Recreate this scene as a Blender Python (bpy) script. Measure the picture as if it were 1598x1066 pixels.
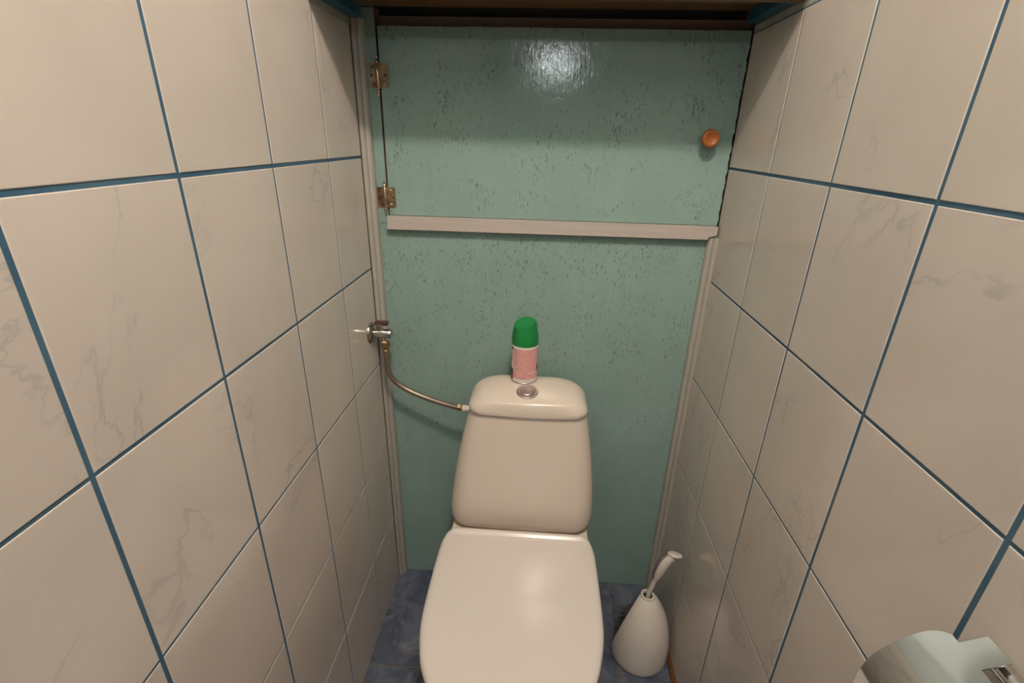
import bpy, bmesh, math, random
from mathutils import Matrix, Vector

# ------------------------------------------------------------------ clean
for o in list(bpy.data.objects):
    bpy.data.objects.remove(o, do_unlink=True)
SC = bpy.context.scene
COL = SC.collection
rng = random.Random(7)

# ------------------------------------------------------------------ camera
F_PX = 759.87
cam_d = bpy.data.cameras.new('camera')
cam_d.sensor_width = 36.0
cam_d.lens = 36.0 * F_PX / 1598.0
cam_d.clip_start = 0.01
cam = bpy.data.objects.new('camera', cam_d)
COL.objects.link(cam)
R = Matrix(((0.9977, -0.0457, 0.0496), (0.0634, 0.3847, -0.9209), (0.0230, 0.9219, 0.3867)))
cam.matrix_world = Matrix.Translation((0.0008, -1.1189, 1.2977)) @ R.to_4x4()
SC.camera = cam

# ------------------------------------------------------------------ world, lamps, exposure
w = bpy.data.worlds.new('world')
SC.world = w
w.use_nodes = True
bg = w.node_tree.nodes['Background']
bg.inputs['Color'].default_value = (0.80, 0.86, 0.92, 1)
bg.inputs['Strength'].default_value = 0.05

LAMP = (0.12, -1.10, 2.42)
ld = bpy.data.lights.new('ceiling_bulb', 'POINT')
ld.energy = 57.5
ld.color = (1.0, 0.85, 0.74)
ld.shadow_soft_size = 0.045
lo = bpy.data.objects.new('ceiling_bulb', ld)
lo.location = LAMP
COL.objects.link(lo)

HALL = (0.056, -3.05, 1.815)
hd = bpy.data.lights.new('hall_bulb', 'POINT')
hd.energy = 19.0
hd.color = (0.92, 0.97, 1.0)
hd.shadow_soft_size = 0.05
ho = bpy.data.objects.new('hall_bulb', hd)
ho.location = HALL
COL.objects.link(ho)

vs = SC.view_settings
vs.view_transform = 'Standard'
vs.look = 'None'
vs.gamma = 1.0
vs.use_curve_mapping = False
vs.exposure = 0.0


# ================================================================== helpers
def world_origin(o):
    p = o.location.copy()
    while o.parent is not None:
        o = o.parent
        p += o.location
    return p


def link(o, parent=None):
    """Links o, whose location is given in world coordinates; parents are never rotated."""
    COL.objects.link(o)
    if parent is not None:
        o.location = o.location - world_origin(parent)
        o.parent = parent
    return o


def tag(o, label, cat=None, kind=None, group=None):
    if label:
        o['label'] = label
    if cat:
        o['category'] = cat
    if kind:
        o['kind'] = kind
    if group:
        o['group'] = group
    return o


def empty(name, loc, label, cat, group=None):
    o = bpy.data.objects.new(name, None)
    o.location = loc
    o.empty_display_size = 0.05
    link(o)
    return tag(o, label, cat, None, group)


class MB:
    """Collects shapes (in world coordinates) and links them as one mesh object."""

    def __init__(self):
        self.v, self.f, self.s = [], [], []

    def add(self, verts, faces, smooth=False):
        b = len(self.v)
        self.v.extend(tuple(p) for p in verts)
        self.f.extend([tuple(b + i for i in f) for f in faces])
        self.s.extend([smooth] * len(faces))
        return self

    def box(self, lo, hi, bevel=0.0):
        x0, y0, z0 = lo
        x1, y1, z1 = hi
        if bevel <= 0:
            vs_ = [(x0, y0, z0), (x1, y0, z0), (x1, y1, z0), (x0, y1, z0), (x0, y0, z1), (x1, y0, z1), (x1, y1, z1), (x0, y1, z1)]
            fs = [(0, 3, 2, 1), (4, 5, 6, 7), (0, 1, 5, 4), (1, 2, 6, 5), (2, 3, 7, 6), (3, 0, 4, 7)]
            return self.add(vs_, fs)
        bm = bmesh.new()
        bmesh.ops.create_cube(bm, size=1.0)
        for v in bm.verts:
            v.co = Vector(((x0 + x1) / 2 + v.co.x * (x1 - x0), (y0 + y1) / 2 + v.co.y * (y1 - y0), (z0 + z1) / 2 + v.co.z * (z1 - z0)))
        bmesh.ops.bevel(bm, geom=bm.edges[:], offset=bevel, segments=2, profile=0.6, affect='EDGES')
        self.bm(bm, False)
        bm.free()
        return self

    def bm(self, bm, smooth=False):
        bm.verts.index_update()
        return self.add([v.co[:] for v in bm.verts], [[v.index for v in f.verts] for f in bm.faces], smooth)

    def loft(self, rings, cap0=True, cap1=True, smooth=True, closed=True):
        n = len(rings[0])
        vs_ = [p for r in rings for p in r]
        fs = []
        for k in range(len(rings) - 1):
            for i in range(n if closed else n - 1):
                j = (i + 1) % n
                fs.append((k * n + i, k * n + j, (k + 1) * n + j, (k + 1) * n + i))
        if cap0:
            fs.append(tuple(range(n - 1, -1, -1)))
        if cap1:
            fs.append(tuple((len(rings) - 1) * n + i for i in range(n)))
        return self.add(vs_, fs, smooth)

    def lathe(self, prof, origin=(0, 0, 0), axis='z', n=32, smooth=True, cap0=True, cap1=True):
        """prof: list of (radius, height along the axis)"""
        ax = axis if isinstance(axis, Vector) else {'x': Vector((1, 0, 0)), 'y': Vector((0, 1, 0)), 'z': Vector((0, 0, 1))}[axis]
        q = Vector((0, 0, 1)).rotation_difference(ax)
        rings = []
        for r, h in prof:
            rings.append([tuple(Vector(origin) + q @ Vector((r * math.cos(a), r * math.sin(a), h)))
                          for a in (2 * math.pi * i / n for i in range(n))])
        return self.loft(rings, cap0, cap1, smooth)

    def tube(self, pts, rad, n=12, smooth=True):
        pts = [Vector(p) for p in pts]
        rs = rad if isinstance(rad, (list, tuple)) else [rad] * len(pts)
        rings = []
        up = Vector((0.13, 0.41, 0.9)).normalized()
        t0 = None
        for i, p in enumerate(pts):
            t = (pts[min(i + 1, len(pts) - 1)] - pts[max(i - 1, 0)]).normalized()
            if t0 is None:
                nrm = (up - t * up.dot(t)).normalized()
            else:
                nrm = t0.rotation_difference(t) @ nrm
                nrm = (nrm - t * nrm.dot(t)).normalized()
            t0 = t
            b = t.cross(nrm)
            rings.append([tuple(p + (nrm * math.cos(a) + b * math.sin(a)) * rs[i]) for a in (2 * math.pi * k / n for k in range(n))])
        return self.loft(rings, True, True, smooth)

    def prism(self, poly, lo, hi, axis='y', smooth=False):
        """poly: 2-D outline; axis y -> (x,z), axis z -> (x,y), axis x -> (y,z)"""
        def p3(a, b, h):
            return {'y': (a, h, b), 'z': (a, b, h), 'x': (h, a, b)}[axis]
        return self.loft([[p3(a, b, lo) for a, b in poly], [p3(a, b, hi) for a, b in poly]], True, True, smooth)

    def build(self, name, mat, parent=None, sharp=35, bevel=0.0):
        me = bpy.data.meshes.new(name)
        org = Vector((0, 0, 0))
        if self.v:
            for i in range(3):
                org[i] = (min(p[i] for p in self.v) + max(p[i] for p in self.v)) / 2
        me.from_pydata([tuple(Vector(p) - org) for p in self.v], [], self.f)
        me.update()
        bm = bmesh.new()
        bm.from_mesh(me)
        bmesh.ops.recalc_face_normals(bm, faces=bm.faces[:])
        if bevel > 0:
            es = [e for e in bm.edges if len(e.link_faces) == 2 and e.calc_face_angle(0) > 0.6]
            bmesh.ops.bevel(bm, geom=es, offset=bevel, segments=2, profile=0.6, affect='EDGES')
        bm.to_mesh(me)
        bm.free()
        if any(self.s):
            me.polygons.foreach_set('use_smooth', [True] * len(me.polygons))
            me.set_sharp_from_angle(angle=math.radians(sharp))
        me.materials.append(mat)
        o = bpy.data.objects.new(name, me)
        o.location = org
        link(o, parent)
        return o


def catmull(pts, sub=8):
    P = [Vector(p) for p in pts]
    P = [P[0] * 2 - P[1]] + P + [P[-1] * 2 - P[-2]]
    out = []
    for i in range(1, len(P) - 2):
        for k in range(sub):
            t = k / sub
            a, b, c, d = P[i - 1], P[i], P[i + 1], P[i + 2]
            out.append(0.5 * ((2 * b) + (c - a) * t + (2 * a - 5 * b + 4 * c - d) * t * t + (3 * b - a - 3 * c + d) * t ** 3))
    out.append(P[-2])
    return out


def rrect(cx, hx, yf, yb, rf, rb, n=8, z=0.0, bulge=0.0):
    """Rounded rectangle seen from above: front edge at yf (towards the camera), back edge at yb."""
    pts = []
    rf = min(rf, hx * 0.98, (yb - yf) * 0.49)
    rb = min(rb, hx * 0.98, (yb - yf) * 0.49)
    for (x, y, r, a0) in ((cx + hx - rf, yf + rf, rf, -90), (cx + hx - rb, yb - rb, rb, 0),
                          (cx - hx + rb, yb - rb, rb, 90), (cx - hx + rf, yf + rf, rf, 180)):
        for k in range(n + 1):
            a = math.radians(a0 + 90 * k / n)
            pts.append([x + r * math.cos(a), y + r * math.sin(a), z])
    # extra points on the straight front edge, pushed forward a little
    a, b = pts[-1], pts[0]
    for k in range(1, 12):
        t = k / 12
        pts.append([a[0] + (b[0] - a[0]) * t, a[1] + (b[1] - a[1]) * t, z])
    if bulge:
        for p in pts:
            if p[1] < (yf + yb) / 2:
                p[1] -= bulge * (1 - ((p[0] - cx) / hx) ** 2)
    return [tuple(p) for p in pts]


# ------------------------------------------------------------------ materials
def S(r, g, b):
    def c(v):
        v /= 255.0
        return v / 12.92 if v <= 0.04045 else ((v + 0.055) / 1.055) ** 2.4
    return (c(r), c(g), c(b), 1.0)


class NT:
    def __init__(self, name):
        self.m = bpy.data.materials.new(name)
        self.m.use_nodes = True
        self.t = self.m.node_tree
        self.p = self.t.nodes['Principled BSDF']

    def n(self, typ, **kw):
        nd = self.t.nodes.new(typ)
        for k, v in kw.items():
            if k in nd.inputs:
                nd.inputs[k].default_value = v
            else:
                setattr(nd, k, v)
        return nd

    def l(self, a, b):
        self.t.links.new(a, b)

    def mix(self, fac, a, b, blend='MIX'):
        nd = self.t.nodes.new('ShaderNodeMix')
        nd.data_type = 'RGBA'
        nd.blend_type = blend
        for sock, val in ((nd.inputs[0], fac), (nd.inputs[6], a), (nd.inputs[7], b)):
            if hasattr(val, 'links'):
                self.l(val, sock)
            else:
                sock.default_value = val
        return nd.outputs[2]

    def math(self, op, a, b=0.0, c=None, clamp=False):
        nd = self.t.nodes.new('ShaderNodeMath')
        nd.operation = op
        nd.use_clamp = clamp
        for i, val in enumerate((a, b) if c is None else (a, b, c)):
            if hasattr(val, 'links'):
                self.l(val, nd.inputs[i])
            else:
                nd.inputs[i].default_value = val
        return nd.outputs[0]

    def ramp(self, src, lo, hi):
        nd = self.t.nodes.new('ShaderNodeMapRange')
        nd.inputs['From Min'].default_value = lo
        nd.inputs['From Max'].default_value = hi
        self.l(src, nd.inputs['Value'])
        return nd.outputs[0]

    def coords(self, scale=(1, 1, 1), rand=False, rot=(0, 0, 0)):
        tc = self.n('ShaderNodeTexCoord')
        mp = self.n('ShaderNodeMapping')
        mp.inputs['Scale'].default_value = scale
        mp.inputs['Rotation'].default_value = rot
        src = tc.outputs['Object']
        if rand:
            oi = self.n('ShaderNodeObjectInfo')
            vm = self.n('ShaderNodeVectorMath', operation='ADD')
            cx = self.n('ShaderNodeCombineXYZ')
            for i, k in enumerate((7.3, 13.1, 29.7)):
                self.l(self.math('MULTIPLY', oi.outputs['Random'], k), cx.inputs[i])
            self.l(src, vm.inputs[0])
            self.l(cx.outputs[0], vm.inputs[1])
            src = vm.outputs[0]
        self.l(src, mp.inputs['Vector'])
        return mp.outputs[0]

    def noise(self, vec, scale, detail=2.0, rough=0.5, dist=0.0):
        nd = self.n('ShaderNodeTexNoise')
        nd.inputs['Scale'].default_value = scale
        nd.inputs['Detail'].default_value = detail
        nd.inputs['Roughness'].default_value = rough
        nd.inputs['Distortion'].default_value = dist
        self.l(vec, nd.inputs['Vector'])
        return nd.outputs[0]

    def bump(self, h, strength, dist=0.001):
        nd = self.n('ShaderNodeBump')
        nd.inputs['Strength'].default_value = strength
        nd.inputs['Distance'].default_value = dist
        self.l(h, nd.inputs['Height'])
        self.l(nd.outputs[0], self.p.inputs['Normal'])

    def set(self, color=None, rough=None, metal=None, spec=None):
        for k, v in (('Base Color', color), ('Roughness', rough), ('Metallic', metal), ('Specular IOR Level', spec)):
            if v is None:
                continue
            if hasattr(v, 'links'):
                self.l(v, self.p.inputs[k])
            else:
                self.p.inputs[k].default_value = v
        return self


def plain(name, color, rough=0.5, metal=0.0, var=0.06, scale=30.0, bump=0.0, spec=0.5, bscale=200.0):
    t = NT(name)
    v = t.coords(rand=True)
    nz = t.noise(v, scale, 3)
    dark = tuple(c * (1 - 2 * var) for c in color[:3]) + (1,)
    lite = tuple(min(1, c * (1 + var)) for c in color[:3]) + (1,)
    t.set(t.mix(t.ramp(nz, 0.3, 0.7), dark, lite), rough, metal, spec)
    if bump:
        t.bump(t.noise(v, bscale, 2), bump, 0.0006)
    return t.m


def mat_tile():
    t = NT('glazed_wall_tile')
    v = t.coords(rand=True)
    cloud = t.ramp(t.noise(v, 5.0, 3, 0.55), 0.3, 0.72)
    base = t.mix(cloud, (0.545, 0.483, 0.430, 1), (0.605, 0.542, 0.487, 1))
    # thin wandering veins, kept only in patches
    vn = t.noise(v, 2.7, 6, 0.56, 0.7)
    d = t.math('ABSOLUTE', t.math('SUBTRACT', vn, 0.5))
    line = t.ramp(d, 0.007, 0.001)
    keep = t.ramp(t.noise(t.coords((1, 1.4, 0.7), True), 6.5, 2), 0.44, 0.60)
    halo = t.math('MULTIPLY', t.ramp(d, 0.06, 0.0), t.math('MULTIPLY', keep, 0.07))
    fac = t.math('ADD', t.math('MULTIPLY', t.math('MULTIPLY', line, keep), 0.30), halo, clamp=True)
    t.set(t.mix(fac, base, (0.27, 0.27, 0.275, 1)), 0.12, 0, 0.5)
    t.bump(t.noise(v, 26.0, 2), 0.05, 0.002)
    return t.m


def mat_grout():
    t = NT('blue_grout')
    v = t.coords()
    a = t.ramp(t.noise(v, 9.0, 3), 0.35, 0.7)
    c = t.mix(a, (0.030, 0.090, 0.150, 1), (0.060, 0.130, 0.190, 1))
    st = t.ramp(t.noise(v, 4.3, 2), 0.62, 0.72)
    c = t.mix(t.math('MULTIPLY', st, 0.6), c, (0.15, 0.13, 0.09, 1))
    t.set(c, 0.8)
    t.bump(t.noise(v, 300, 2), 0.3, 0.0006)
    return t.m


def mat_floor():
    t = NT('blue_marbled_floor_tile')
    v = t.coords(rand=True)
    a = t.ramp(t.noise(v, 9.0, 6, 0.62, 1.2), 0.34, 0.68)
    b = t.ramp(t.noise(t.coords((1, 1, 1), True), 15.0, 5, 0.6, 0.8), 0.52, 0.75)
    c = t.mix(a, (0.038, 0.050, 0.082, 1), (0.135, 0.155, 0.205, 1))
    c = t.mix(t.math('MULTIPLY', b, 0.55), c, (0.29, 0.275, 0.28, 1))
    t.set(c, 0.25)
    return t.m


def mat_green(name, dens=0.0):
    t = NT(name)
    v0 = t.coords()
    cloud = t.ramp(t.noise(v0, 6.0, 4, 0.6), 0.3, 0.7)
    base = t.mix(cloud, (0.208, 0.310, 0.272, 1), (0.238, 0.350, 0.312, 1))
    streak = t.ramp(t.noise(t.coords((70, 70, 5)), 1.0, 3), 0.35, 0.7)
    base = t.mix(t.math('MULTIPLY', streak, 0.20), base, (0.275, 0.375, 0.345, 1))
    # small upright flecks where the chips of the board show through the paint
    fk = t.noise(t.coords((300, 300, 95), rot=(0, 0.20, 0)), 1.0, 2.0, 0.5, 0.5)
    fk2 = t.noise(t.coords((270, 270, 95), rot=(0, -0.42, 0)), 1.0, 2.0, 0.5, 0.7)
    patch = t.ramp(t.noise(v0, 11.0, 3, 0.6), 0.36, 0.70)
    sep = t.n('ShaderNodeSeparateXYZ')
    tc = t.n('ShaderNodeTexCoord')
    t.l(tc.outputs['Object'], sep.inputs[0])
    grad = t.math('MULTIPLY', sep.outputs[2], 0.09)       # more wear towards the top of the board
    th = t.math('ADD', t.math('MULTIPLY', patch, 0.085 + dens), grad)
    f1 = t.ramp(t.math('ADD', fk, th), 0.715, 0.765)
    f2 = t.ramp(t.math('ADD', fk2, th), 0.725, 0.78)
    fac = t.math('MAXIMUM', f1, f2)
    t.set(t.mix(t.math('MULTIPLY', fac, 0.60), base, (0.070, 0.088, 0.070, 1)), 0.12, 0, 0.26)
    br = t.noise(t.coords((220, 220, 26)), 1.0, 3, 0.6)
    br2 = t.noise(v0, 55.0, 4, 0.65, 0.6)
    h = t.math('SUBTRACT', t.math('ADD', t.math('MULTIPLY', br, 0.5), t.math('MULTIPLY', br2, 0.8)), t.math('MULTIPLY', fac, 0.7))
    t.bump(h, 0.24, 0.0012)
    return t.m


def mat_wood(name, dark, lite, scale=(3, 40, 40), rough=0.5):
    t = NT(name)
    v = t.coords(scale)
    a = t.ramp(t.noise(v, 1.0, 5, 0.6, 0.4), 0.3, 0.7)
    t.set(t.mix(a, dark, lite), rough)
    t.bump(t.noise(v, 2.0, 3), 0.1, 0.001)
    return t.m


M_TILE = mat_tile()
M_GROUT = mat_grout()
M_FLOOR = mat_floor()
M_FGROUT = plain('brown_floor_grout', (0.17, 0.125, 0.095, 1), 0.85, var=0.12)
M_PANEL = mat_green('green_painted_board', 0.0)
M_DOOR = mat_green('green_painted_door', 0.058)
M_TRIM = plain('greyed_white_trim_paint', (0.375, 0.352, 0.308, 1), 0.5, var=0.03, scale=20, bump=0.1)
M_BAR = mat_wood('white_painted_batten', (0.40, 0.35, 0.315, 1), (0.46, 0.405, 0.36, 1), (6, 120, 120), 0.5)
M_BROWN = plain('dark_brown_edge', (0.075, 0.032, 0.018, 1), 0.7, var=0.2)
M_LINTEL = mat_wood('red_brown_rail', (0.062, 0.030, 0.020, 1), (0.085, 0.042, 0.028, 1))
M_SHELF = mat_wood('brown_shelf_board', (0.105, 0.055, 0.020, 1), (0.175, 0.092, 0.036, 1), (2.5, 45, 45), 0.45)
M_BLUE = plain('blue_batten_paint', (0.026, 0.105, 0.165, 1), 0.4, var=0.1, scale=25)
M_RIM = plain('grey_plaster_rim', (0.33, 0.34, 0.29, 1), 0.8, var=0.12)
M_PLASTER = plain('pale_mint_wall_paint', (0.43, 0.47, 0.45, 1), 0.8, var=0.03, bump=0.1)
M_CEIL = plain('white_ceiling_paint', (0.52, 0.52, 0.50, 1), 0.85, var=0.02)
M_DARK = plain('dark_cupboard_lining', (0.06, 0.04, 0.03, 1), 0.8)
M_CHINA = plain('white_glazed_china', (0.67, 0.585, 0.495, 1), 0.19, var=0.008, scale=6, spec=0.5)
M_SEAT = plain('white_seat_plastic', (0.655, 0.600, 0.550, 1), 0.16, var=0.008, scale=8)
M_SEAM = plain('yellowed_seam_and_gap_shade', (0.30, 0.20, 0.10, 1), 0.6, var=0.1)  # yellowed lid joint; also the painted shade below the cistern
M_CHROME = plain('chrome', (0.62, 0.60, 0.57, 1), 0.16, 1.0, var=0.03)
M_SATIN = plain('satin_chrome', (0.60, 0.58, 0.55, 1), 0.34, 1.0, var=0.03)
M_POLISH = plain('polished_chrome_sheet', (0.52, 0.53, 0.53, 1), 0.09, 1.0, var=0.01)
M_STEEL = plain('tarnished_chrome', (0.46, 0.41, 0.35, 1), 0.25, 1.0, var=0.08)
M_BRASS = plain('dull_brass_nut', (0.42, 0.29, 0.15, 1), 0.35, 1.0, var=0.1)
M_HINGE = plain('rusty_brass_leaf', (0.27, 0.185, 0.095, 1), 0.42, 0.6, var=0.3, scale=60)
M_HINGE2 = plain('rustier_brass_leaf', (0.21, 0.125, 0.06, 1), 0.5, 0.5, var=0.35, scale=60)
M_PIN = plain('brass_hinge_pin', (0.62, 0.48, 0.33, 1), 0.25, 1.0, var=0.08)
M_SCREW = plain('pale_screw_head', (0.42, 0.37, 0.27, 1), 0.4, 0.6, var=0.1)
M_RUST = plain('rusty_screw_head', (0.10, 0.04, 0.012, 1), 0.7, 0.2, var=0.2)
M_KNOB = mat_wood('orange_varnished_knob', (0.27, 0.078, 0.013, 1), (0.34, 0.105, 0.020, 1), (30, 30, 90), 0.3)
M_LEVER = plain('dark_brown_lever', (0.075, 0.032, 0.022, 1), 0.4)
M_BRUSHW = plain('white_brush_plastic', (0.66, 0.60, 0.53, 1), 0.42, var=0.01)
M_BRUSHG = plain('grey_rubber_grip', (0.17, 0.15, 0.135, 1), 0.5)
M_BRISTLE = plain('dark_bristles', (0.035, 0.035, 0.04, 1), 0.7)
M_CAP = plain('green_cap_plastic', (0.008, 0.205, 0.045, 1), 0.38, var=0.02)
M_CANW = plain('white_can_print', (0.72, 0.66, 0.62, 1), 0.3, var=0.02)
M_PINK = plain('pink_label_print', (0.67, 0.335, 0.31, 1), 0.35, var=0.05, scale=120)
M_INK = plain('black_label_ink', (0.035, 0.03, 0.035, 1), 0.4)
M_RED = plain('dark_red_label_ink', (0.32, 0.03, 0.035, 1), 0.4, var=0.2)
M_ORANGE = plain('orange_label_ink', (0.65, 0.25, 0.05, 1), 0.4)
M_ROSE = plain('rose_label_ink', (0.60, 0.16, 0.19, 1), 0.4)
M_STRIP = mat_wood('stained_orange_wood', (0.07, 0.028, 0.010, 1), (0.22, 0.095, 0.03, 1), (40, 6, 60), 0.35)


def mat_hose():
    t = NT('braided_steel_hose')
    tc = t.n('ShaderNodeTexCoord')
    v = t.coords((1, 1, 1))
    wv = t.n('ShaderNodeTexWave', bands_direction='DIAGONAL')
    wv.inputs['Scale'].default_value = 170
    wv.inputs['Distortion'].default_value = 1.0
    t.l(v, wv.inputs['Vector'])
    t.set(t.mix(wv.outputs['Fac'], (0.20, 0.155, 0.11, 1), (0.37, 0.31, 0.245, 1)), 0.38, 0.85)
    t.bump(wv.outputs['Fac'], 0.3, 0.0004)
    return t.m


M_HOSE = mat_hose()

# ================================================================== setting
XW = 0.4013          # face of the tiles
YP = 0.030           # face of the green boards
Y_FRONT = -1.60      # doorway behind the photographer
Z_TOP = 1.4985       # top of the tiling
REC = 0.0009         # depth of the joints


def tile_mesh(name, wy, hz, depth=0.004):
    """One glazed tile lying in the y-z plane, face towards +x, edges rounded over."""
    me = bpy.data.meshes.new(name)
    rings = []
    for ins, x in ((0.0, -depth), (0.0, -0.0009), (0.0003, -0.00030), (0.0010, 0.0)):
        a, b = wy / 2 - ins, hz / 2 - ins
        rings.append([(x, -a, -b), (x, a, -b), (x, a, b), (x, -a, b)])
    m = MB()
    m.loft(rings, cap0=False, cap1=True, smooth=False)
    me.from_pydata(m.v, [], m.f)
    me.materials.append(M_TILE)
    me.update()
    return me


def tiled_wall(side, sgn, c0, y_end, z_off, name, label):
    slab = MB().box((min(sgn * (XW + REC), sgn * (XW + 0.10)), Y_FRONT - 0.02, -0.02),
                    (max(sgn * (XW + REC), sgn * (XW + 0.10)), y_end + 0.0005, Z_TOP))
    wall = tag(slab.build(name, M_GROUT), label, None, 'structure')
    eb = MB().box((min(sgn * (XW + 0.0008), sgn * (XW + 0.10)), y_end + 0.0005, -0.02),
                  (max(sgn * (XW + 0.0008), sgn * (XW + 0.10)), 0.42, Z_TOP))
    tag(eb.build('edge_board', M_BROWN, wall), 'dark brown strip of bare wall beside the tiling')
    up = MB().box((min(sgn * (XW + 0.004), sgn * (XW + 0.10)), Y_FRONT - 0.02, Z_TOP + 0.012),
                  (max(sgn * (XW + 0.004), sgn * (XW + 0.10)), 0.42, 2.5))
    tag(up.build('upper_wall', M_PLASTER, wall), 'pale mint painted wall above the tiling')
    rm = MB().box((min(sgn * (XW + 0.0005), sgn * (XW + 0.10)), Y_FRONT - 0.02, Z_TOP),
                  (max(sgn * (XW + 0.0005), sgn * (XW + 0.10)), 0.03, Z_TOP + 0.012))
    tag(rm.build('plaster_rim', M_RIM, wall), 'rough grey plaster rim along the top of the tiling')
    pitch, gap = 0.2015, 0.0046
    cols = [(y_end, c0 + 0.0018)]
    y = c0
    k = 0
    while y - pitch > Y_FRONT - 0.05:
        g = (0.0021, 0.0022, 0.0026, 0.0028)[min(k, 3)]
        g2 = (0.0021, 0.0022, 0.0026, 0.0028)[min(k + 1, 3)]
        cols.append((y - g, y - pitch + g2))
        y -= pitch
        k += 1
    zl = [z_off + 0.25 * i for i in range(0, 7)]
    meshes = {}
    for (ya, yb) in cols:
        for r in range(6):
            za, zb = zl[r], zl[r + 1]
            ga = (0.0013, 0.0014, 0.0016, 0.0019, 0.0022, 0.0027)[r]
            gb = (0.0014, 0.0016, 0.0019, 0.0022, 0.0027, 0.0)[r]
            lo_z = max(za + ga, 0.0008)
            hi_z = min(zb - gb, Z_TOP)
            wy, hz = ya - yb, hi_z - lo_z
            key = (round(wy, 4), round(hz, 4))
            if key not in meshes:
                meshes[key] = tile_mesh('wall_tile', wy, hz)
            t = bpy.data.objects.new('tile', meshes[key])
            t.location = (sgn * XW, (ya + yb) / 2, (lo_z + hi_z) / 2)
            t.rotation_euler = (math.pi if sgn > 0 else 0, rng.uniform(-0.0012, 0.0012), (math.pi if sgn > 0 else 0) + rng.uniform(-0.0016, 0.0016))
            if sgn > 0:
                t.rotation_euler[0] = 0
            link(t, wall)
    return wall


wl = tiled_wall('left', -1, -0.1734, 0.0, 0.0, 'wall_left', 'left wall of cream marbled tiles with blue grout')
wr = tiled_wall('right', 1, -0.1771, 0.0290, -0.0038, 'wall_right', 'right wall of cream marbled tiles with blue grout')

# floor
fl = tag(MB().box((-0.5, Y_FRONT - 1.9, -0.12), (0.5, 0.42, -0.0016)).build('floor', M_FGROUT), 'blue marbled tile floor with brown joints', None, 'structure')
fx = [-0.4030, -0.270, -0.004, 0.262, 0.4030]
fy = [YP + 0.018, -0.280, -0.546, -0.812, -1.078, -1.344, -1.600]
for i in range(4):
    for j in range(6):
        a, b, c, d = fx[i] + 0.0015, fx[i + 1] - 0.0015, fy[j] - 0.0015, fy[j + 1] + 0.0015
        m = MB()
        rings = []
        for ins, z in ((0, -0.004), (0, -0.0008), (0.001, 0.0)):
            rings.append([(a + ins, d + ins, z), (b - ins, d + ins, z), (b - ins, c - ins, z), (a + ins, c - ins, z)])
        m.loft(rings, False, True, False).build('tile', M_FLOOR, fl)

tag(MB().box((-0.52, Y_FRONT - 0.02, 2.5), (0.52, 0.44, 2.6)).build('ceiling', M_CEIL), 'white ceiling above the toilet room', None, 'structure')
# wall over the cupboard and the back of the shaft
m = MB().box((-XW - 0.004, 0.04, 1.556), (XW + 0.004, 0.42, 2.5))
m.box((-0.50, 0.42, -0.02), (0.50, 0.52, 2.5))
tag(m.build('wall_back', M_PLASTER), 'pale mint painted wall above the green cupboard', None, 'structure')
# doorway wall behind the photographer
m = MB().box((-0.50, Y_FRONT - 0.12, -0.02), (-0.34, Y_FRONT - 0.02, 2.5))
m.box((0.34, Y_FRONT - 0.12, -0.02), (0.50, Y_FRONT - 0.02, 2.5))
m.box((-0.34, Y_FRONT - 0.12, 2.02), (0.34, Y_FRONT - 0.02, 2.5))
tag(m.build('wall_front', M_PLASTER), 'pale wall around the doorway behind the viewer', None, 'structure')

# lower fixed board
tag(MB().box((-XW, YP, 0.0008), (XW, YP + 0.018, 1.1035)).build('green_panel', M_PANEL),
    'large green painted board closing the wall behind the toilet', 'panel')

# corner mouldings
PROF = [(0.0, YP), (0.0, 0.0045), (0.0035, 0.0030), (0.0075, 0.0045), (0.0095, 0.0085), (0.0105, 0.0115),
        (0.0125, 0.0100), (0.0160, 0.0110), (0.0190, 0.0145), (0.0205, 0.0200), (0.0205, YP)]
tag(MB().prism([(-XW + a, b) for a, b in PROF], 0.0008, 1.5125, 'z').build('trim_1', M_TRIM), 'tall grey white corner moulding left of the green boards', None, 'structure')
tag(MB().prism([(XW - a, b + 0.0048 * (b < 0.029)) for a, b in PROF], 0.0008, 1.0975, 'z').build('trim_2', M_TRIM), 'grey white corner moulding right of the green panel', None, 'structure')
# white batten between door and panel, notched over the right moulding
poly = [(-0.3570, 1.1225), (-0.3590, 1.0925), (0.3785, 1.0935), (0.3785, 1.0985), (0.3965, 1.1040), (0.3965, 1.1225)]
tag(MB().prism(poly, 0.013, YP, 'y').build('trim_3', M_BAR, bevel=0.0005), 'white painted horizontal batten below the cupboard door', None, 'structure')
# stained wooden strip at the foot of the right wall
m = MB()
prev = None
ring = []
for k in range(13):
    y = -0.155 - 0.10 * k
    wv = 0.008 + 0.002 * math.sin(k * 2.1) if k else 0.004
    h = 0.012 + 0.003 * math.sin(k * 1.3 + 1)
    ring.append([(XW, y, 0.0003), (XW - wv, y, 0.0003), (XW - wv * 0.8, y, h * 0.5), (XW - wv * 0.35, y, h * 0.8), (XW, y, h)])
m.loft(ring, True, True, False)
tag(m.build('baseboard_right', M_STRIP), 'stained orange brown wooden strip along the foot of right wall', None, 'structure')

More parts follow.
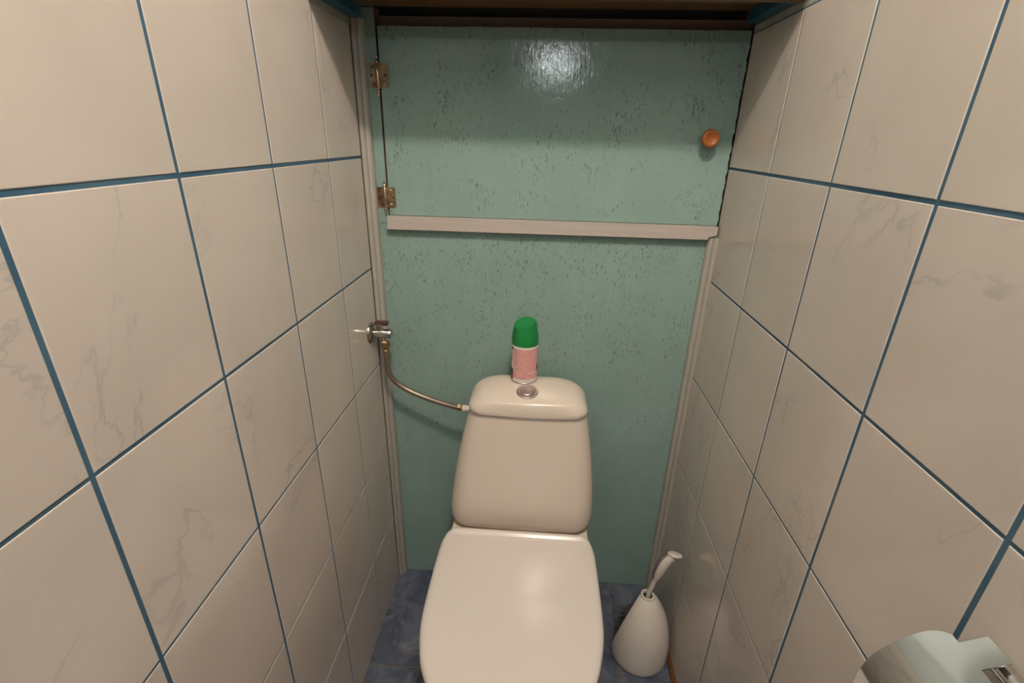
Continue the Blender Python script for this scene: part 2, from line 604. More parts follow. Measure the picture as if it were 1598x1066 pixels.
# ================================================================== cupboard in the back wall
cup = empty('cupboard', (0.0, YP, 1.104), 'mint green painted cupboard in the back wall under the shelf', 'cupboard')
MB().box((-XW, YP, 1.1045), (-0.3590, YP + 0.018, 1.5335)).build('frame_post', M_PANEL, cup)
tag(MB().box((-0.3590, YP + 0.0008, 1.1045), (-0.3575, YP + 0.03, 1.5335)).build('post_edge', M_BROWN, cup), 'bare brown edge of the frame post')
tag(MB().box((-0.3575, 0.056, 1.480), (XW, 0.074, 1.5240)).build('top_rail', M_LINTEL, cup), 'red brown bare wooden rail above the door')
m = MB()
m.box((-0.40, 0.405, 1.104), (0.40, 0.415, 1.556))
m.box((-0.40, 0.05, 1.098), (0.40, 0.405, 1.1035))
m.box((XW - 0.0015, 0.050, 1.104), (XW + 0.003, 0.405, 1.556))
m.box((-XW - 0.003, 0.050, 1.104), (-XW + 0.0015, 0.405, 1.556))
m.box((XW - 0.0005, 0.030, 1.512), (XW + 0.0035, 0.055, 1.556))
tag(m.build('lining', M_DARK, cup), 'dark inside of the cupboard')
# door with a ragged right edge
zs = [1.1235 + (1.5020 - 1.1235) * i / 70 for i in range(71)]
pl = [(-0.3545 + 0.0028 * (zs[-1] - z) / 0.38 - 0.0022, z) for z in (zs[-1], zs[0])]
jag = [(0.3982 + 0.0008 * math.sin(i * 0.9) + rng.uniform(-0.0010, 0.0010), z) for i, z in enumerate(zs)]
top = [(0.396 - i * 0.02, 1.5020 + rng.uniform(-0.0006, 0.0006)) for i in range(1, 37)]
door = MB().prism([(-0.3540, 1.5020), (-0.3552, 1.1235)] + jag + top, YP, YP + 0.018, 'y').build('door', M_DOOR, cup)
# turned wooden knob
KX, KZ = 0.3440, 1.3051
m = MB().lathe([(0.009, 0.0), (0.0085, 0.006), (0.0082, 0.010), (0.0115, 0.0135), (0.0165, 0.018), (0.0183, 0.0225),
                (0.0181, 0.0265), (0.0162, 0.0295), (0.0125, 0.0300), (0.0115, 0.0293), (0.0, 0.0290)],
               (KX, YP - 0.0002, KZ), Vector((0, -1, 0)), 32, cap1=False)
tag(m.build('knob', M_KNOB, door), 'turned orange varnished wooden knob')


def hinge(cx, z0, z1, zp0, zp1, mat_l, mat_r, lab):
    """Butt hinge with two leaves, a barrel with finials and screw heads."""
    yl = YP - 0.0016
    hub = MB()
    # barrel and finials
    pr = [(0.0, zp0), (0.0018, zp0 + 0.001), (0.0026, zp0 + 0.004), (0.0018, zp0 + 0.0075), (0.0032, zp0 + 0.0105), (0.0036, zp0 + 0.0125), (0.0022, zp0 + 0.0145),
          (0.0036, zp0 + 0.0165), (0.0036, (zp0 + zp1) / 2 - 0.0006), (0.0029, (zp0 + zp1) / 2 - 0.0004), (0.0029, (zp0 + zp1) / 2 + 0.0004), (0.0036, (zp0 + zp1) / 2 + 0.0006),
          (0.0036, zp1 - 0.0165), (0.0022, zp1 - 0.0145), (0.0036, zp1 - 0.0125), (0.0032, zp1 - 0.0105), (0.0018, zp1 - 0.0075),
          (0.0026, zp1 - 0.004), (0.0018, zp1 - 0.001), (0.0, zp1)]
    hub.lathe(pr, (cx, YP - 0.0040, 0), 'z', 14, cap0=False, cap1=False)
    h = tag(hub.build('hinge', M_PIN, cup), lab)

    def leaf(x0, x1, mat, round_right):
        r = 0.004
        pts = []
        xs = (x0, x1)
        if round_right:
            for k in range(5):
                a = math.radians(-90 + 90 * k / 4)
                pts.append((x1 - r + r * math.cos(a), z0 + r + r * math.sin(a)))
            for k in range(5):
                a = math.radians(90 * k / 4)
                pts.append((x1 - r + r * math.cos(a), z1 - r + r * math.sin(a)))
            pts += [(x0, z1), (x0, z0)]
        else:
            pts = [(x0, z0), (x1, z0), (x1, z1), (x0, z1)]
        return MB().prism(pts, yl, YP - 0.0001, 'y').build('leaf', mat, h)
    leaf(cx - 0.0185, cx - 0.0012, mat_l, False)
    leaf(cx + 0.0012, cx + 0.0235, mat_r, True)
    hz = z1 - z0
    for (dx, fz, mm) in ((-0.0105, 0.84, M_RUST), (-0.0140, 0.50, M_RUST), (-0.0100, 0.16, M_RUST),
                         (0.0125, 0.84, M_SCREW), (0.0165, 0.50, M_RUST), (0.0125, 0.16, M_SCREW)):
        MB().lathe([(0.0030, 0), (0.0029, 0.0005), (0.0022, 0.0010), (0.0, 0.0012)], (cx + dx, yl, z0 + fz * hz), Vector((0, -1, 0)), 12, cap1=False).build('screw', mm, h)


hinge(-0.3590, 1.3885, 1.4355, 1.3705, 1.4500, M_HINGE, M_HINGE, 'upper brass hinge with finials')
hinge(-0.3622, 1.1400, 1.1855, 1.1245, 1.2000, M_HINGE2, M_HINGE, 'lower brass hinge, rustier')

# ================================================================== shelf over the cupboard
sh = empty('shelf', (0.0, -0.08, 1.534), 'brown wooden shelf on blue battens at the top of the room', 'shelf')
MB().box((-XW + 0.006, -0.170, 1.5345), (XW - 0.006, 0.026, 1.5525)).build('board', M_SHELF, sh)
MB().box((-XW + 0.004, -0.190, 1.5040), (XW - 0.004, -0.171, 1.5560), 0.004).build('front_rail', M_SHELF, sh)
for s in (-1, 1):
    xs = sorted((s * (XW + 0.001), s * (XW - 0.0235)))
    m = MB().prism([(s * (XW + 0.001), 1.5110), (s * (XW - 0.0150), 1.5110), (s * (XW - 0.0190), 1.5150), (s * (XW - 0.0190), 1.5340), (s * (XW + 0.001), 1.5340)],
                   -0.1700, 0.0200, 'y')
    tag(m.build('support_batten', M_BLUE, sh), 'blue painted support batten')

# ================================================================== toilet
CX = -0.0215
tl = empty('toilet', (CX, -0.30, 0.0), 'white close-coupled toilet with closed lid against the green panel', 'toilet')


def outline(table, off=0.0, n=120, z=0.0, cx=CX, ztop=None):
    """Closed outline from a table of (y, half width), resampled evenly and moved inward by off."""
    right = [Vector((hw, y, 0)) for y, hw in table]
    left = [Vector((-hw, y, 0)) for y, hw in reversed(table) if hw > 1e-6]
    pts = catmull(right, 6)
    pl_ = [Vector((-p.x, p.y, 0)) for p in reversed(pts)]
    loop = pts + pl_[1:]
    # resample
    L = [0.0]
    cl = loop + [loop[0]]
    for a, b in zip(cl, cl[1:]):
        L.append(L[-1] + (b - a).length)
    out = []
    j = 0
    for k in range(n):
        s = L[-1] * k / n
        while L[j + 1] < s:
            j += 1
        t = (s - L[j]) / max(1e-9, L[j + 1] - L[j])
        out.append(cl[j].lerp(cl[j + 1], t))
    res = []
    for k in range(n):
        d = (out[(k + 1) % n] - out[k - 1]).normalized()
        nrm = Vector((d.y, -d.x, 0))
        c = sum(out, Vector()) / n
        if nrm.dot(out[k] - c) < 0:
            nrm = -nrm
        p = out[k] - nrm * off
        res.append((p.x + cx, p.y, z))
    return res


LID = [(-0.2215, 0.0), (-0.2215, 0.07), (-0.2215, 0.135), (-0.2265, 0.157), (-0.2420, 0.1725), (-0.268, 0.1780), (-0.312, 0.1797), (-0.37, 0.1803), (-0.42, 0.1800),
       (-0.470, 0.1775), (-0.515, 0.1690), (-0.555, 0.1560), (-0.592, 0.133), (-0.622, 0.100), (-0.641, 0.060), (-0.650, 0.025), (-0.652, 0.0)]

# pan
BOWL = []
for z, k, yb, yf in ((0.0, 0.63, -0.06, -0.475), (0.03, 0.60, -0.06, -0.465), (0.09, 0.58, -0.055, -0.470), (0.16, 0.62, -0.05, -0.500), (0.22, 0.72, -0.05, -0.550),
                     (0.28, 0.84, -0.045, -0.600), (0.33, 0.92, -0.035, -0.625), (0.366, 0.955, -0.030, -0.637), (0.382, 0.955, -0.030, -0.637), (0.3895, 0.935, -0.034, -0.631)):
    tb = []
    for y, hw in LID[:]:
        t = (y - LID[0][0]) / (LID[-1][0] - LID[0][0])
        tb.append((yb + (yf - yb) * t, hw * k))
    BOWL.append(outline(tb, 0, 96, z, CX + 0.002))
MB().loft(BOWL).build('pan', M_CHINA, tl, 50)
# seat ring
so, si = [], []
rg = [outline(LID, 0.060, 120, 0.3945), outline(LID, 0.010, 120, 0.3945), outline(LID, 0.005, 120, 0.400), outline(LID, 0.008, 120, 0.4080), outline(LID, 0.055, 120, 0.4080)]
rg.append(rg[0])
MB().loft(rg, False, False).build('seat', M_SEAT, tl)
# lid, gently domed with rolled edges
rg = [outline(LID, 0.030, 120, 0.4125), outline(LID, 0.003, 120, 0.4100), outline(LID, 0.0005, 120, 0.4140), outline(LID, 0.0, 120, 0.4180), outline(LID, 0.0012, 120, 0.4225),
      outline(LID, 0.0030, 120, 0.4255), outline(LID, 0.0058, 120, 0.4276)] + [outline(LID, o_, 120, z_) for o_, z_ in ((0.0085, 0.42885), (0.0110, 0.42955), (0.0135, 0.43005), (0.0160, 0.43040), (0.0185, 0.43070), (0.0210, 0.43090), (0.0240, 0.43115), (0.0280, 0.43140), (0.0360, 0.43180))]
c0 = Vector((CX, -0.42, 0))
last = rg[-1]
for k, z in ((0.66, 0.4327), (0.33, 0.4333), (0.05, 0.4335)):
    rg.append([(c0.x + (p[0] - c0.x) * k, c0.y + (p[1] - c0.y) * k, z) for p in last])
def lip(p):
    t = max(0.0, min(1.0, (p[1] + 0.2450) / 0.0135))
    return (p[0], p[1], p[2] + 0.0085 * t * t * (3 - 2 * t) * (1 if p[2] > 0.416 else 0))


rg = [[lip(p) for p in r] for r in rg]
MB().loft(rg, True, True).build('lid', M_SEAT, tl, 60)
for s in (-1, 1):
    MB().lathe([(0.0, -0.018), (0.0075, -0.017), (0.0085, -0.014), (0.0085, 0.014), (0.0075, 0.017), (0.0, 0.018)], (CX + s * 0.078, -0.2115, 0.4040), 'x', 16, cap0=False, cap1=False).build('lid_hinge', M_SEAT, tl)

# cistern body
CB = []
for z, hx, yf in ((0.3960, 0.150, -0.176), (0.3970, 0.160, -0.181), (0.4005, 0.1685, -0.1865), (0.4080, 0.1740, -0.1895), (0.4200, 0.1765, -0.1905), (0.4450, 0.1768, -0.1900), (0.4800, 0.1745, -0.1875),
                  (0.5200, 0.1702, -0.1840), (0.5600, 0.1650, -0.1800), (0.6000, 0.1590, -0.1755), (0.6400, 0.1520, -0.1710), (0.6800, 0.1438, -0.1665), (0.7050, 0.1382, -0.1640), (0.7110, 0.1372, -0.1632), (0.7126, 0.1352, -0.1612)):
    cx = -0.0190 + 0.0080 * (z - 0.394) / 0.32
    CB.append(rrect(cx, hx, yf + 0.004, -0.012, 0.040, 0.022, 8, z, 0.006))
MB().loft(CB).build('cistern', M_CHINA, tl, 50)
MB().loft([rrect(-0.019, 0.158, -0.170, -0.016, 0.04, 0.022, 8, z_, 0.005) for z_ in (0.388, 0.398)]).build('gap_shade_ring', M_SEAM, tl)  # brown ring painted as the shadow in the gap under the cistern
# thin yellowed joint under the cistern lid
MB().loft([rrect(-0.0112, 0.1362, -0.1580, -0.014, 0.038, 0.022, 8, 0.7115, 0.007), rrect(-0.0112, 0.1362, -0.1580, -0.014, 0.038, 0.022, 8, 0.7165, 0.007)]).build('joint', M_SEAM, tl)
tl.children[-1]['label'] = 'yellowed joint under the cistern lid'
# cistern lid: flat domed top, ridge along the front, strongly rounded flanks
TLc = []
for z, hx, yf, yb, rf, bl in ((0.7148, 0.1374, -0.1645, -0.0115, 0.037, 0.007), (0.7153, 0.1387, -0.1658, -0.0100, 0.038, 0.007), (0.7190, 0.1393, -0.1668, -0.0095, 0.038, 0.007), (0.7250, 0.1372, -0.1662, -0.0105, 0.038, 0.007), (0.7320, 0.1334, -0.1650, -0.0125, 0.039, 0.008),
                              (0.7390, 0.1278, -0.1634, -0.0160, 0.040, 0.008), (0.7440, 0.1220, -0.1618, -0.0205, 0.040, 0.008), (0.7465, 0.1180, -0.1604, -0.0240, 0.040, 0.008), (0.7482, 0.1150, -0.1585, -0.0268, 0.040, 0.008), (0.7493, 0.1126, -0.1560, -0.0290, 0.040, 0.008),
                              (0.7518, 0.1055, -0.1470, -0.0345, 0.038, 0.008), (0.7545, 0.0950, -0.1370, -0.0420, 0.034, 0.007), (0.7571, 0.0800, -0.1260, -0.0510, 0.028, 0.006), (0.7590, 0.0620, -0.1160, -0.0600, 0.022, 0.004), (0.7602, 0.0400, -0.1060, -0.0700, 0.014, 0.002), (0.7606, 0.0150, -0.0950, -0.0800, 0.006, 0.0)):
    TLc.append(rrect(-0.0115, hx, yf, yb, rf, min(0.055, (yb - yf) * 0.45), 8, z, bl))
MB().loft(TLc).build('cistern_lid', M_CHINA, tl, 38)
# flush button: ring and domed button
bx, by, bz = -0.0145, -0.1290, 0.7562
ringo = MB().lathe([(0.0250, 0.0), (0.0250, 0.0030), (0.0235, 0.0048), (0.0195, 0.0052), (0.0172, 0.0040), (0.0172, 0.0010)], (bx, by, bz), Vector((0, -0.17, 1)).normalized(), 36, cap1=True).build('button_ring', M_SATIN, tl)
MB().lathe([(0.0163, 0.0012), (0.0163, 0.0050), (0.0150, 0.0062), (0.0095, 0.0060), (0.0080, 0.0052), (0.0, 0.0050)], (bx, by, bz), Vector((0, -0.17, 1)).normalized(), 36, cap1=False).build('flush_button', M_SATIN, ringo)
# white plastic inlet on the left flank
m = MB().lathe([(0.0085, 0.0), (0.0085, 0.020), (0.0105, 0.021), (0.0105, 0.030), (0.0, 0.030)], (-0.1785, -0.0555, 0.6620), Vector((1, -0.02, 0.0)).normalized(), 10, smooth=False, cap1=False)
tag(m.build('inlet', M_SEAT, tl), 'white plastic water inlet')

# ================================================================== spray can on the cistern
GX, GY, GZ = -0.0250, -0.0680, 0.7606
RC = 0.0312
sp = empty('air_freshener', (GX, GY, GZ), 'pink air freshener spray can with green cap standing on the cistern lid', 'spray can')
body = MB().lathe([(0.0270, 0.0006), (0.0290, 0.0000), (0.0305, 0.0012), (0.0310, 0.0040), (RC, 0.0060), (RC, 0.0900), (0.0316, 0.0918), (0.0312, 0.0935), (0.0280, 0.0945)], (GX, GY, GZ), 'z', 40)
body = body.build('can', M_CANW, sp)
m = MB().lathe([(0.0270, -0.0001), (0.0298, -0.0001), (0.0314, 0.0014), (0.0314, 0.0024), (0.0309, 0.0030)], (GX, GY, GZ + 0.0002), 'z', 40, cap1=False)
tag(m.build('base_rim', M_STEEL, sp), 'tarnished metal bottom rim')
# cap, cut obliquely at the top
cm = MB().lathe([(0.0306, 0.0930), (0.0312, 0.0940), (0.0314, 0.1050), (0.0311, 0.1120), (0.0302, 0.1190), (0.0286, 0.1270), (0.0273, 0.1340), (0.0264, 0.1410), (0.0256, 0.1465), (0.0238, 0.1505), (0.0200, 0.1525), (0.0100, 0.1535), (0.0, 0.1536)],
                (GX, GY, GZ), 'z', 40, cap1=False)
bm = bmesh.new()
vv = [bm.verts.new(p) for p in cm.v]
bm.verts.ensure_lookup_table()
for f in cm.f:
    try:
        bm.faces.new([vv[i] for i in f])
    except ValueError:
        pass
bmesh.ops.remove_doubles(bm, verts=bm.verts[:], dist=1e-5)
bmesh.ops.recalc_face_normals(bm, faces=bm.faces[:])
for co, no in (((GX, GY, GZ + 0.1468), Vector((-0.30, -0.24, 1.0)).normalized()),):
    r = bmesh.ops.bisect_plane(bm, geom=bm.verts[:] + bm.edges[:] + bm.faces[:], plane_co=co, plane_no=no, clear_outer=True)
    es = [e for e in r['geom_cut'] if isinstance(e, bmesh.types.BMEdge)]
    bmesh.ops.edgeloop_fill(bm, edges=es)
c2 = MB()
c2.bm(bm, True)
bm.free()
capo = c2.build('cap', M_CAP, sp, 28, 0.0)


def patch(a0, a1, z0, z1, mat, name, lift=0.0003, parent=body, n=None, label=None, shape=None):
    """A printed area wrapped on the can; angles in degrees, 0 faces the doorway, positive to the right."""
    m = MB()
    if shape is None:
        n = n or max(2, int(abs(a1 - a0) / 6))
        r = RC + lift
        lo_, hi_ = [], []
        for k in range(n + 1):
            a = math.radians(a0 + (a1 - a0) * k / n - 90)
            lo_.append((GX + r * math.cos(a), GY + r * math.sin(a), GZ + z0))
            hi_.append((GX + r * math.cos(a), GY + r * math.sin(a), GZ + z1))
        m.loft([lo_, hi_], False, False, True, closed=False)
    else:
        r = RC + lift
        pts = []
        for (da, dz) in shape:
            a = math.radians(da - 90)
            pts.append((GX + r * math.cos(a), GY + r * math.sin(a), GZ + dz))
        m.add(pts, [tuple(range(len(pts)))])
    o = m.build(name, mat, parent)
    if label:
        o['label'] = label
    return o


lab = patch(-52, 150, 0.0125, 0.0885, M_PINK, 'label', label='pink printed label')
# hazard diamond: white square on its corner, black border, small black flame
def diamond(ac, zc, s, mat, lift):
    k = math.degrees(s / RC)
    patch(0, 0, 0, 0, mat, 'hazard_mark', lift, shape=[(ac - k, zc), (ac, zc - s), (ac + k, zc), (ac, zc + s)])
diamond(-34, 0.0400, 0.0068, M_CANW, 0.0005)
diamond(-34, 0.0400, 0.0056, M_INK, 0.0007)
diamond(-34, 0.0400, 0.0046, M_CANW, 0.0009)
patch(0, 0, 0, 0, M_INK, 'hazard_mark', 0.0011, shape=[(-36, 0.0385), (-34, 0.0378), (-32, 0.0385), (-32.2, 0.0400), (-33.4, 0.0412), (-34.2, 0.0425), (-35.6, 0.0404)])
diamond(-47, 0.0335, 0.0050, M_CANW, 0.0004)
# white box with a rose arch, lower right, and small marks, upper right
patch(18, 37, 0.0130, 0.0300, M_CANW, 'print', 0.0005)
patch(20, 35, 0.0140, 0.0290, M_PINK, 'print', 0.0007)
arch = []
for k in range(9):
    a = math.pi * k / 8
    arch.append((27.5 + 6.0 * math.cos(a), 0.0205 + 0.0040 * math.sin(a)))
for k in range(9):
    a = math.pi * (8 - k) / 8
    arch.append((27.5 + 3.4 * math.cos(a), 0.0205 + 0.0022 * math.sin(a)))
m_ar = [(33.5, 0.0155)] + arch[:9] + [(21.5, 0.0155), (24.1, 0.0155)] + arch[9:] + [(30.9, 0.0155)]
patch(0, 0, 0, 0, M_ROSE, 'print', 0.0009, shape=m_ar)
patch(38, 56, 0.0285, 0.0315, M_CANW, 'print', 0.0005)
patch(64, 80, 0.0320, 0.0440, M_INK, 'print', 0.0005)
patch(34, 66, 0.0690, 0.0702, M_CANW, 'print', 0.0005)
for k in range(4):
    a = 48 + 4.6 * math.cos(math.pi / 2 * k)
    z = 0.0790 + 0.0026 * math.sin(math.pi / 2 * k)
    patch(a - 2, a + 2, z - 0.0010, z + 0.0010, M_CANW, 'print', 0.0005)
# left flank: red and black print on white
patch(-80, -54, 0.0070, 0.0200, M_RED, 'print', 0.0005)
patch(-85, -54, 0.0200, 0.0350, M_INK, 'print', 0.0004)
patch(-80, -57, 0.0825, 0.0870, M_INK, 'print', 0.0004)
patch(-74, -60, 0.0670, 0.0720, M_ORANGE, 'print', 0.0004)
patch(-84, -62, 0.0570, 0.0610, M_INK, 'print', 0.0004)

# ================================================================== angle valve and hose
VY, VZ = -0.0430, 0.8520
av = empty('angle_valve', (-XW, VY, VZ), 'chrome angle valve with brown lever on the left tiled wall', 'valve')
MB().lathe([(0.0260, -0.0006), (0.0262, 0.0020), (0.0245, 0.0050), (0.0180, 0.0085), (0.0125, 0.0100), (0.0, 0.0102)], (-XW + 0.0004, VY, VZ), 'x', 36, cap1=False).build('rosette', M_STEEL, av)
m = MB().lathe([(0.0085, 0.008), (0.0085, 0.020), (0.0115, 0.0215), (0.0118, 0.0230), (0.0118, 0.0490), (0.0108, 0.0515), (0.0, 0.0520)], (-XW, VY, VZ), 'x', 28, cap1=False)
m.lathe([(0.0080, -0.019), (0.0080, 0.0), (0.0, 0.001)], (-0.3672, VY, VZ), 'z', 20, cap1=False)
m.lathe([(0.0065, 0.0), (0.0065, 0.0140), (0.0090, 0.0150), (0.0090, 0.0200), (0.0, 0.0205)], (-0.3760, VY, VZ + 0.0050), Vector((-0.10, 0.0, 1)).normalized(), 20, cap1=False)
m.build('body', M_CHROME, av)
m = MB().box((-0.3880, VY - 0.0070, VZ + 0.0215), (-0.3565, VY + 0.0070, VZ + 0.0305), 0.0012)
tag(m.build('lever', M_LEVER, av), 'dark brown lever handle')

HP = [(-0.3680, -0.0430, 0.8060), (-0.3679, -0.0430, 0.7926), (-0.3684, -0.0415, 0.7680), (-0.3672, -0.0380, 0.7461), (-0.3606, -0.0345, 0.7272), (-0.3480, -0.0325, 0.7108), (-0.3264, -0.0320, 0.6955),
      (-0.2999, -0.0340, 0.6836), (-0.2662, -0.0380, 0.6735), (-0.2321, -0.0440, 0.6664), (-0.2081, -0.0490, 0.6632), (-0.1905, -0.0535, 0.6624)]
hs = empty('flexible_hose', (-0.368, VY, 0.81), 'braided metal water hose curving from the valve to the cistern', 'hose')
MB().tube(catmull(HP, 8), 0.0068, 14).build('braided_tube', M_HOSE, hs)
m = MB().lathe([(0.0088, -0.0005), (0.0100, -0.002), (0.0118, -0.004)], (-0.3672, VY, 0.8345), 'z', 6, smooth=False)
m.lathe([(0.0105, 0.8170), (0.0120, 0.8190), (0.0120, 0.8310), (0.0105, 0.8325)], (-0.3674, VY, 0), 'z', 6, smooth=False)
tag(m.build('nut', M_BRASS, hs), 'dull brass union nut under the valve')
m = MB().lathe([(0.0072, 0.7935), (0.0072, 0.7990), (0.0062, 0.8000), (0.0062, 0.8020), (0.0072, 0.8030), (0.0072, 0.8080), (0.0064, 0.8090), (0.0064, 0.8110), (0.0074, 0.8120), (0.0074, 0.8165)], (-0.3678, VY, 0), 'z', 20)
tag(m.build('ferrule', M_BRASS, hs), 'ribbed brass ferrule under the valve')
dv = Vector((0.985, -0.16, -0.04)).normalized()
st = Vector((-0.2080, -0.0490, 0.6632))
m = MB().lathe([(0.0062, 0.0), (0.0068, 0.0015), (0.0060, 0.0030), (0.0068, 0.0050), (0.0060, 0.0070), (0.0068, 0.0090), (0.0060, 0.0110), (0.0068, 0.0130), (0.0060, 0.0150), (0.0066, 0.0170)], st, dv, 18)
tag(m.build('ferrule', M_BRASS, hs), 'ribbed brass ferrule beside the cistern')
m = MB().lathe([(0.0085, 0.0170), (0.0100, 0.0180), (0.0100, 0.0275), (0.0085, 0.0285)], st, dv, 6, smooth=False)
tag(m.build('nut', M_BRASS, hs), 'brass union nut beside the cistern')

# ================================================================== toilet brush and its holder
HX, HY = 0.3185, -0.190
bm = bmesh.new()
prof = [(0.0705, 0.0), (0.0735, 0.004), (0.0750, 0.015), (0.0752, 0.035), (0.0740, 0.060), (0.0712, 0.085), (0.0665, 0.110), (0.0600, 0.135), (0.0515, 0.158), (0.0420, 0.178), (0.0320, 0.195), (0.0230, 0.207), (0.0155, 0.2140)]
prof_shell = prof
hm = MB().lathe(prof, (HX, HY, 0.0006), 'z', 48, cap0=True, cap1=False)
vv = [bm.verts.new(p) for p in hm.v]
for f in hm.f:
    bm.faces.new([vv[i] for i in f])
no = Vector((-0.78, 0.58, 0.22)).normalized()
co = Vector((HX - 0.044, HY + 0.022, 0.075))
bmesh.ops.bisect_plane(bm, geom=bm.verts[:] + bm.edges[:] + bm.faces[:], plane_co=co, plane_no=no, clear_outer=True)
# keep a low lip across the opening: refill below 45 mm with an inner wall
bmesh.ops.recalc_face_normals(bm, faces=bm.faces[:])
hh = MB()
hh.bm(bm, True)
bm.free()
bh = empty('toilet_brush_holder', (HX, HY, 0.0), 'white egg-shaped toilet brush holder on the floor right of the toilet', 'brush holder')
sh_o = hh.build('shell', M_BRUSHW, bh, 60)
md = sh_o.modifiers.new('thickness', 'SOLIDIFY')
md.thickness = 0.0026
md.offset = -1
md = sh_o.modifiers.new('edge', 'BEVEL')
md.width = 0.0006
md.segments = 2
MB().lathe([(0.0175, 0.209), (0.0180, 0.2125), (0.0170, 0.2165), (0.0130, 0.2170), (0.0118, 0.2140), (0.0118, 0.209)], (HX, HY, 0.0006), 'z', 32, cap0=False, cap1=False).build('neck_ring', M_BRUSHW, bh)
m = MB().lathe([(0.0640, 0.0036), (0.0640, 0.014), (0.0660, 0.016), (0.0680, 0.014), (0.0690, 0.0036)], (HX + 0.001, HY - 0.001, 0), 'z', 40, cap0=False, cap1=False)
tag(m.build('drip_tray', M_BRUSHW, bh), 'white tray lip inside the opening')

br = empty('toilet_brush', (HX, HY, 0.02), 'white toilet brush with curved grip standing in the egg-shaped holder', 'toilet brush')
spine = catmull([(HX, HY, 0.020), (HX, HY, 0.120), (HX + 0.0005, HY, 0.205), (HX + 0.0035, HY - 0.001, 0.235), (HX + 0.0080, HY - 0.002, 0.262), (HX + 0.0125, HY - 0.003, 0.286)], 5)
MB().tube(spine, [0.0052] * 10 + [0.0060] * (len(spine) - 10), 14).build('stem', M_BRUSHW, br)
gp = catmull([(HX + 0.0105, HY - 0.0025, 0.278), (HX + 0.0128, HY - 0.003, 0.290), (HX + 0.0170, HY - 0.004, 0.310), (HX + 0.0235, HY - 0.005, 0.332), (HX + 0.0330, HY - 0.006, 0.352), (HX + 0.0405, HY - 0.007, 0.361)], 6)
nn = len(gp)
rr = [0.0068 + 0.0062 * math.sin(math.pi * min(1, (i / (nn - 1)) * 1.25) * 0.72) for i in range(nn)]
tag(MB().tube([p + Vector((-0.0012, 0.0026, -0.0014)) for p in gp], [r * 1.0 for r in rr], 18).build('grip_back', M_BRUSHG, br), 'grey rubber back of the grip')
MB().tube([p + Vector((0.0006, -0.0020, 0.0004)) for p in gp], [r * 0.95 for r in rr], 18).build('grip', M_BRUSHW, br)
ce = Vector((HX + 0.0445, HY - 0.008, 0.3640))
MB().lathe([(0.0, -0.0035), (0.0125, -0.0030), (0.0170, -0.0005), (0.0176, 0.0020), (0.0165, 0.0040), (0.0120, 0.0050), (0.0, 0.0054)], ce, Vector((0.12, 0.45, 1)).normalized(), 28, cap0=False, cap1=False).build('grip_end', M_BRUSHW, br)
m = MB()
for i in range(1300):
    z = 0.035 + 0.100 * rng.random()
    a = rng.random() * 2 * math.pi
    ln = (0.060 * math.sqrt(max(0.05, 1 - ((z - 0.082) / 0.062) ** 2))) * rng.uniform(0.9, 1.05)
    d = Vector((math.cos(a), math.sin(a), rng.uniform(-0.12, 0.12)))
    p = Vector((HX - 0.006, HY + 0.006, z))
    rs = next(r0 + (r1 - r0) * (z - z0) / (z1 - z0) for (r0, z0), (r1, z1) in zip(prof_shell, prof_shell[1:]) if z0 <= z <= z1) - 0.012
    while ln > 0.01 and ((p + d * ln).xy - Vector((HX, HY))).length > rs and (p + d * ln - co).dot(no) < 0.004:
        ln -= 0.002
    q = p + d * ln
    sdir = Vector((-math.sin(a), math.cos(a), 0)) * 0.0016
    up_ = Vector((0, 0, 0.0013))
    m.add([p - sdir, p + sdir, p + up_, q - sdir * 0.6, q + sdir * 0.6, q + up_ * 0.6], [(0, 1, 4, 3), (1, 2, 5, 4), (2, 0, 3, 5), (3, 4, 5)])
tag(m.build('bristles', M_BRISTLE, br), 'dark bristle head inside the holder', None, 'stuff')

# ================================================================== paper holder on the right wall
ph = empty('toilet_paper_holder', (XW, -0.86, 0.905), 'polished chrome toilet paper holder with curved cover on the right wall', 'paper holder')
prof = catmull([(0.3875, 0.9238, 0), (0.3800, 0.9200, 0), (0.3700, 0.9152, 0), (0.3600, 0.9102, 0), (0.3500, 0.9045, 0), (0.3380, 0.8955, 0), (0.3270, 0.8845, 0), (0.3185, 0.8710, 0), (0.3140, 0.8550, 0), (0.3130, 0.8370, 0), (0.3150, 0.8100, 0), (0.3180, 0.7900, 0)], 4)
prof = [Vector((p.x, 0, p.y)) for p in prof]
NP = len(prof)
Y0, Y1 = -0.8000, -0.9300


def ybound(i):
    """near/far limits of the sheet along y for each profile step (rounded corners, tab towards the wall)"""
    p = prof[i]
    far, near = Y0, Y1
    if p.x > 0.3690 and p.z > 0.90:                 # hinge tabs
        return -0.8150, -0.8380
    if p.x > 0.3500 and p.z > 0.90:
        t = min(1.0, (p.x - 0.3500) / 0.0195)
        far = Y0 - 0.0140 * (1 - math.sqrt(max(0, 1 - t * t)))
    s = (NP - 1 - i) / 8
    if s < 1:
        far -= 0.010 * (1 - math.sqrt(max(0, 1 - (1 - s) ** 2)))
        near += 0.010 * (1 - math.sqrt(max(0, 1 - (1 - s) ** 2)))
    return far, near


i_tab = next(i for i in range(NP) if not (prof[i].x > 0.3690 and prof[i].z > 0.90))
m = MB()
NY = 14


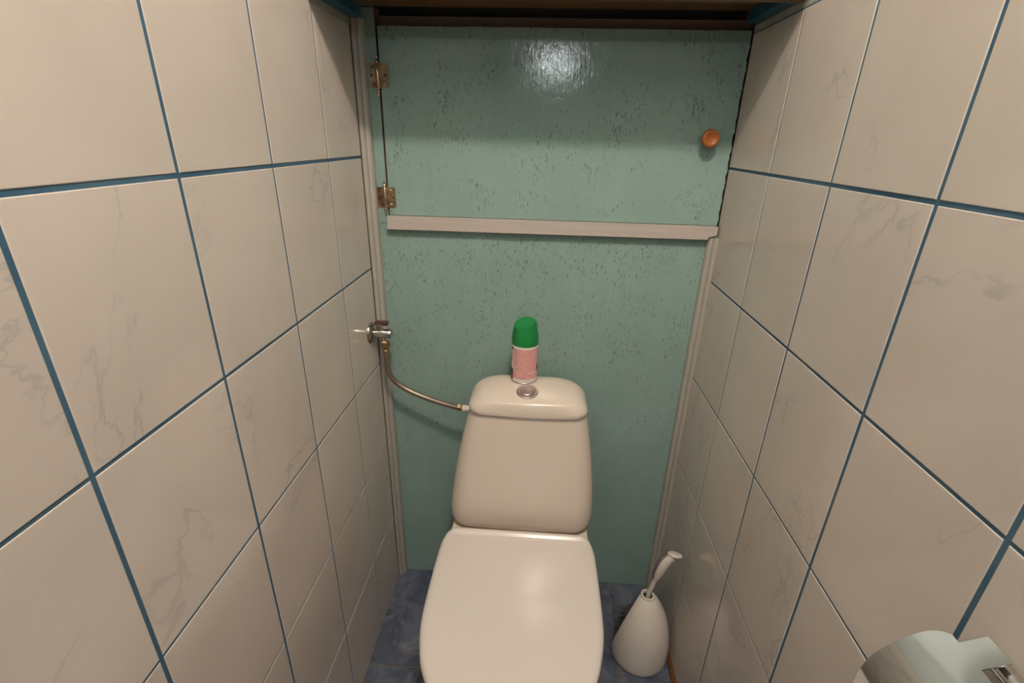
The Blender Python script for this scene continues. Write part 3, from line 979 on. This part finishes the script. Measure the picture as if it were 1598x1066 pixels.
def sheet(rows, th=0.0012):
    """rows: grid of points; adds an outer skin, an inner skin and the four cut edges."""
    nr, nc = len(rows), len(rows[0])
    nrm = []
    for r in range(nr):
        a = Vector(rows[min(r + 1, nr - 1)][0]) - Vector(rows[max(r - 1, 0)][0])
        d = Vector((-a.z, 0, a.x)).normalized()
        nrm.append(d if d.x + d.z * 0.2 > 0 else -d)      # towards the wall / roll side
    inner = [[tuple(Vector(p) + nrm[r] * th * (1 if nrm[r].z < 0 or nrm[r].x > 0.5 else -1)) for p in rows[r]] for r in range(nr)]
    m.loft(rows, False, False, True, closed=False)
    m.loft(inner, False, False, True, closed=False)
    rim = [rows[0]] + [inner[0]]
    m.loft(rim, False, False, True, closed=False)
    m.loft([rows[-1], inner[-1]], False, False, True, closed=False)
    for c in (0, nc - 1):
        m.loft([[q[c] for q in rows], [q[c] for q in inner]], False, False, True, closed=False)


main = []
for i in range(i_tab, NP):
    a, b = ybound(i)
    main.append([(prof[i].x, a + (b - a) * k / NY, prof[i].z) for k in range(NY + 1)])
sheet(main)
for (a, b) in ((-0.8150, -0.8380), (-0.8920, -0.9150)):
    sheet([[(prof[i].x, a + (b - a) * k / 4, prof[i].z) for k in range(5)] for i in range(0, i_tab + 1)])
cov = m.build('cover', M_POLISH, ph, 60)
# hinge rod carried by two wall posts, and the arm under the cover
m = MB().tube([(0.3905, -0.8160, 0.9085), (0.3905, -0.9140, 0.9085)], 0.0075, 16)
m.build('hinge_rod', M_CHROME, ph)
for y in (-0.8480, -0.8820):
    MB().lathe([(0.0100, 0.0), (0.0100, 0.003), (0.0085, 0.005), (0.0085, 0.0170), (0.0070, 0.0190), (0.0, 0.0195)], (XW - 0.0002, y, 0.9020), Vector((-1, 0, 0)), 24, cap1=False).build('wall_post', M_CHROME, ph)
m = MB().tube(catmull([(0.3920, -0.9150, 0.9050), (0.3920, -0.9280, 0.8800), (0.3700, -0.9330, 0.8450), (0.3560, -0.9300, 0.8380), (0.3560, -0.8800, 0.8380), (0.3560, -0.8150, 0.8380)], 6), 0.0032, 12)
m.build('arm', M_CHROME, ph)

# ================================================================== lamp fittings (behind and above the viewer)
cl = empty('ceiling_lamp', (LAMP[0], LAMP[1], 2.5), 'bare bulb holder on the ceiling above the viewer', 'lamp')
MB().lathe([(0.045, 2.4995), (0.045, 2.492), (0.020, 2.486), (0.018, 2.470), (0.0, 2.468)], (LAMP[0], LAMP[1], 0), 'z', 24, cap1=False).build('bulb_holder', M_CEIL, cl)
lo.location = Vector(LAMP) - cl.location
lo.parent = cl
